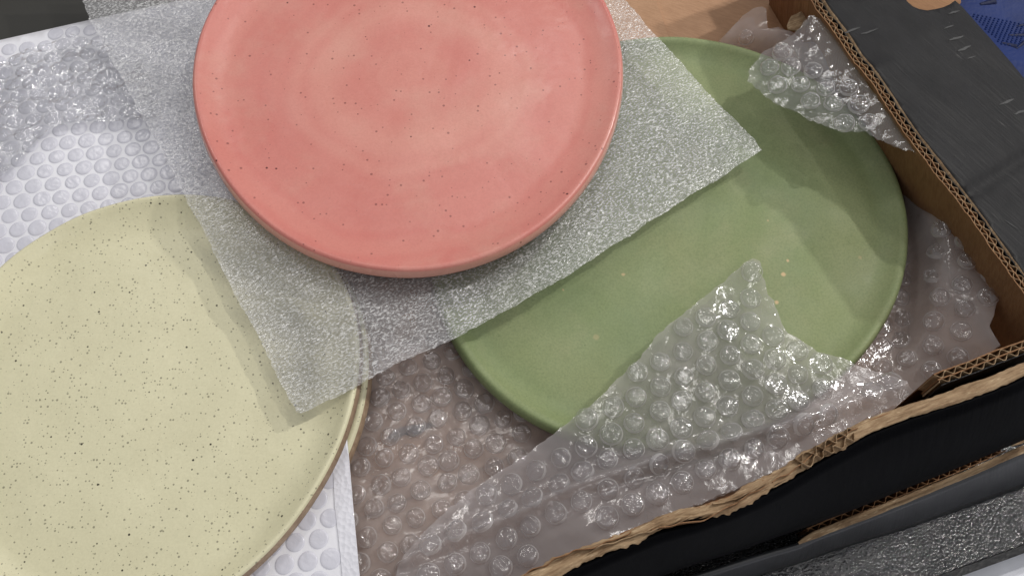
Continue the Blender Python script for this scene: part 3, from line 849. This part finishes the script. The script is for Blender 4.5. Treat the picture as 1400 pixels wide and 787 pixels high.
# ================================================================== FOAM SHEET + PINK PLATE
Y_R = fit_outline(Y_PX, .0899)[1](0.4)
xl, xr = U(405, 565, .09).x, U(1040, 205, .09).x
def z_foam_base(x, y): return .0995 + (.0900 - .0995) * sstep(xl - .02, xr, x) * 1.0
def z_foam(x, y):
    b = .0990 - .0115 * (x - xl) / (xr - xl)
    b -= .0030 * sstep(Y_R - .016, Y_R - .040, math.hypot(x - yel.location.x, y - yel.location.y))
    b -= .0020 * sstep(G_R - .006, G_R - .03, math.hypot(x - G_C[0], y - G_C[1]))
    b -= .009 * sstep(xl + .02, xl - .13, x) * sstep(.22, .34, y)
    e = min(abs(x - xl), abs(x - xr))
    return b + .0009 * N3(x * 20, y * 20, 4) + .0007 * N3(x * 14 + y * 55, y * 14, 9) + .0004 * N3(x * 90, y * 90, 2) + .003 * sstep(.03, 0, math.hypot(x - xr, y - U(1040, 205, .09).y))
FO_PX = [(104, -20), (125, 31), (170, 112), (212, 190), (262, 285), (310, 380), (360, 475), (405, 564), (412, 566), (470, 537), (540, 498), (620, 463), (700, 420), (780, 374), (860, 322), (930, 276), (1000, 232), (1041, 206), (1030, 190), (980, 140), (930, 84), (880, 30), (850, -4), (822, -50), (90, -60)]
fo = sheet('foam_sheet', [(x + .0010 * N3(x * 45, y * 45, 3), y + .0010 * N3(x * 45, y * 45, 8)) for x, y in to_ground(FO_PX, z_foam, 4, .0009, 8)], z_foam, .0042, M['foam'], None)
tag(fo, 'thin translucent white packing foam sheet laid under the pink plate', 'foam sheet')
P_PX = [(272, 130), (276, 180), (293, 232), (320, 275), (360, 315), (410, 347), (470, 368), (530, 376), (590, 376), (650, 364), (700, 342), (745, 312), (790, 268), (822, 220), (841, 170), (848, 110), (846, 60), (836, 0), (303, 0), (283, 50)]
tilt_y = math.atan(.0110 / (xr - xl))
zpb = z_foam((U(560, 110, .1)).x, U(560, 110, .1).y) + .0040
pk = plate('pink_plate', P_PX, zpb, .0125, M['pink'], M['pink_edge'], 'large speckled pink glazed plate resting on the foam sheet', 'plate', tilt=(0, tilt_y), seed=21, well=.78, rim_t=.0050, thick=.0052)

# ================================================================== TORN WRAP OVER THE GREEN PLATE
RIDGE = [U(x, y, .092) for x, y in [(540, 762), (620, 728), (700, 700), (760, 672), (820, 652), (900, 628), (1000, 600), (1100, 572), (1180, 545), (1250, 522)]]
RIDGE = [(p.x, p.y) for p in RIDGE]
def d_line(x, y, L):
    P = np.asarray(L); A = P[:-1]; d = P[1:] - A
    t = np.clip(((x - A[:, 0]) * d[:, 0] + (y - A[:, 1]) * d[:, 1]) / (d * d).sum(1), 0, 1)
    return float(np.sqrt(((A + d * t[:, None] - (x, y)) ** 2).sum(1).min()))
tipP = U(1036, 356, .095)
def z_torn(x, y):
    r = d_line(x, y, RIDGE)
    z = .0905 + .0070 * math.exp(-(r / .0030) ** 2)
    z -= .014 * sstep(.06, -.02, x)
    t = math.hypot(x - tipP.x, y - tipP.y)
    z += .006 * sstep(.022, 0, t)
    z += .0016 * N3(x * 26, y * 26, 12) + .0009 * fbm(x * 70, y * 70, 5) + .0006 * abs(N3(x * 190, y * 190, 2))
    return z
TORN_PX = [(1030, 353), (1018, 358), (1002, 374), (985, 388), (945, 420), (900, 455), (880, 482), (850, 512), (815, 548), (780, 574), (745, 602), (700, 634), (640, 672), (590, 716), (552, 758), (536, 800), (690, 806), (722, 787), (770, 762), (850, 730), (921, 700), (1000, 670), (1057, 645), (1100, 625), (1150, 594), (1180, 574), (1235, 548),
           (1250, 534), (1240, 521), (1215, 512), (1172, 500), (1150, 488), (1118, 480), (1090, 462), (1072, 448), (1064, 428), (1058, 410), (1050, 402), (1046, 384), (1038, 372), (1042, 362), (1038, 356)]
tw = empty('bubble_wrap', (.12, .15, .085)); tag(tw, 'torn bubble wrap with pointed tip overlapping the near edge of the green plate', 'bubble wrap')
tpoly = to_ground(TORN_PX, z_torn, 4, .0011, 6)
sheet('film', tpoly, z_torn, .0022, M['film'], tw)
sheet('backing_film', to_ground(TORN_PX, lambda x, y: z_torn(x, y) - .001, 7, .0011, 6), lambda x, y: z_torn(x, y) - .0012, .005, M['film_low'], tw)
dm = [dome_mesh('wrap_bubble', .0058, .0036, 1.3 * k + .1, M['bubble'], .42, wall=M['wall']) for k in range(12)]
n3 = bubbles(tw, tpoly, z_torn, .0142, dm, .42, .0035, seed=8, wob=.05, keep=.97)

# torn wrap hanging from the right rim
def z_hang(x, y):
    d = (Vector((x, y, 0)) - P0).dot(nRim)
    return .117 - .30 * max(0, -d - .004) + .0014 * N3(x * 30, y * 30, 1) + .0010 * fbm(x * 80, y * 80, 2) + .0005 * abs(N3(x * 210, y * 210, 9))
HANG_PX = [(1108, 20), (1125, 26), (1150, 62), (1175, 98), (1200, 134), (1228, 172), (1252, 209), (1236, 204), (1218, 199), (1200, 190), (1184, 180), (1160, 180), (1146, 178), (1128, 172), (1108, 165), (1088, 152), (1070, 146), (1050, 134), (1034, 120), (1023, 110), (1024, 98), (1032, 84), (1042, 72), (1060, 62), (1084, 48)]
hw = empty('bubble_wrap', (.18, .32, .11)); tag(hw, 'torn bubble wrap hanging inward from the right rim, casting shadow on green plate', 'bubble wrap')
hpoly = to_ground(HANG_PX, z_hang, 3.5, .0013, 4)
sheet('film', hpoly, z_hang, .0020, M['film'], hw)
sheet('backing_film', to_ground(HANG_PX, lambda x, y: z_hang(x, y) - .001, 5, .0013, 4), lambda x, y: z_hang(x, y) - .0014, .004, M['film'], hw)
bub_area = [(p.x, p.y) for p in (U(x, y, .108) for x, y in [(1020, 112), (1030, 70), (1060, 60), (1130, 100), (1200, 160), (1215, 205), (1100, 180)])]
n4 = bubbles(hw, hpoly, z_hang, .0132, dm, .8, .0025, clip=lambda x, y: inside(x, y, bub_area), seed=12, wob=.08)

# ================================================================== SMALL THINGS
def scrap(px, z, m, label, th=.0012, bend=.002):
    c = U(sum(p[0] for p in px) / len(px), sum(p[1] for p in px) / len(px), z)
    zf = lambda x, y: z + bend * N3(x * 160, y * 160, 3)
    o = sheet('kraft_scrap', to_ground(px, zf, 2, .0005, 2), zf, .0016, m, None, th)
    return tag(o, label, 'scrap')
scrap([(1076, 34), (1082, 22), (1096, 16), (1106, 26), (1104, 32), (1090, 42), (1078, 40)], .098, M['kraft_light'], 'torn brown paper scrap at the far right rim above the hanging wrap')
scrap([(1209, 650), (1214, 649), (1222, 651), (1221, 656), (1217, 663), (1212, 658)], .036, M['kraft_light'], 'tiny brown paper fleck on the black front flap')
scrap([(1390, 570), (1395, 564), (1406, 558), (1412, 566), (1402, 572), (1393, 573)], .086, M['kraft_light'], 'small torn brown tuft on the black front flap at the right edge')
scrap([(1378, 606), (1388, 602), (1400, 596), (1412, 592), (1412, 602), (1396, 606), (1384, 609)], .040, M['kraft_light'], 'torn brown tuft above the edge of the lower box at the right')

# blue rubber thing behind the right flap
bl = empty('blue_rubber_mat', (.36, .42, .03)); tag(bl, 'blue textured rubber mat with raised strokes beyond the black flap, top right corner', 'mat')
def z_bl(x, y): return .045 + .004 * N3(x * 18, y * 18, 3)
BL_PX = [(1290, -60), (1330, -60), (1480, -60), (1480, 180), (1420, 140), (1390, 110), (1340, 60), (1300, 10)]
bpoly = to_ground(BL_PX, z_bl, 8)
sheet('base', bpoly, z_bl, .005, M['blue'], bl, .006)
verts, faces = [], []
def bead(c, r):
    b = len(verts); 
    for k, (rr, h) in enumerate(((1, 0), (.75, .6))):
        for i in range(6):
            a = math.pi / 3 * i; verts.append(c + Vector((math.cos(a) * r * rr, math.sin(a) * r * rr, h * r)))
    verts.append(c + Vector((0, 0, r * .85)))
    for i in range(6):
        j = (i + 1) % 6; faces.append((b + i, b + j, b + 6 + j, b + 6 + i)); faces.append((b + 6 + i, b + 6 + j, b + 12))
for r in range(14):
    for k in range(26):
        px = 1332 + r * 5.6 - (k * 1.15); py = 66 - r * .5 - 22 + k * 2.6 - 24 + r * 1.6
        if px < 1330 + (py - 22) * .95 or py < 4 or py > 62 + (px - 1350) * .1 or px > 1408: continue
        p = U(px, py, .045); p.z = z_bl(p.x, p.y); bead(p, .00085)
o = mesh_obj('bead_texture', verts, faces, M['blue'], bl, True); tag(o, kind='stuff')
for a, b, w in (((1380, 47), (1412, 46), .0022), ((1392, 34), (1412, 30), .0018), ((1370, 58), (1390, 63), .0022), ((1390, 66), (1402, 56), .0018), ((1340, 6), (1360, 2), .0030)):
    pa, pb = U(*a, .046), U(*b, .046); n = 8
    pth = [pa.lerp(pb, i / n) for i in range(n + 1)]
    for p in pth: p.z = z_bl(p.x, p.y) + .0006
    t = (pb - pa).normalized(); lat = [Vector((-t.y, t.x, 0))] * (n + 1)
    ridge('raised_stroke', pth, lat, w, M['blue_deep'], bl, lambda i: .2, seed=3, nseg=7)
print('bubbles', n1, n2, n3, n4)
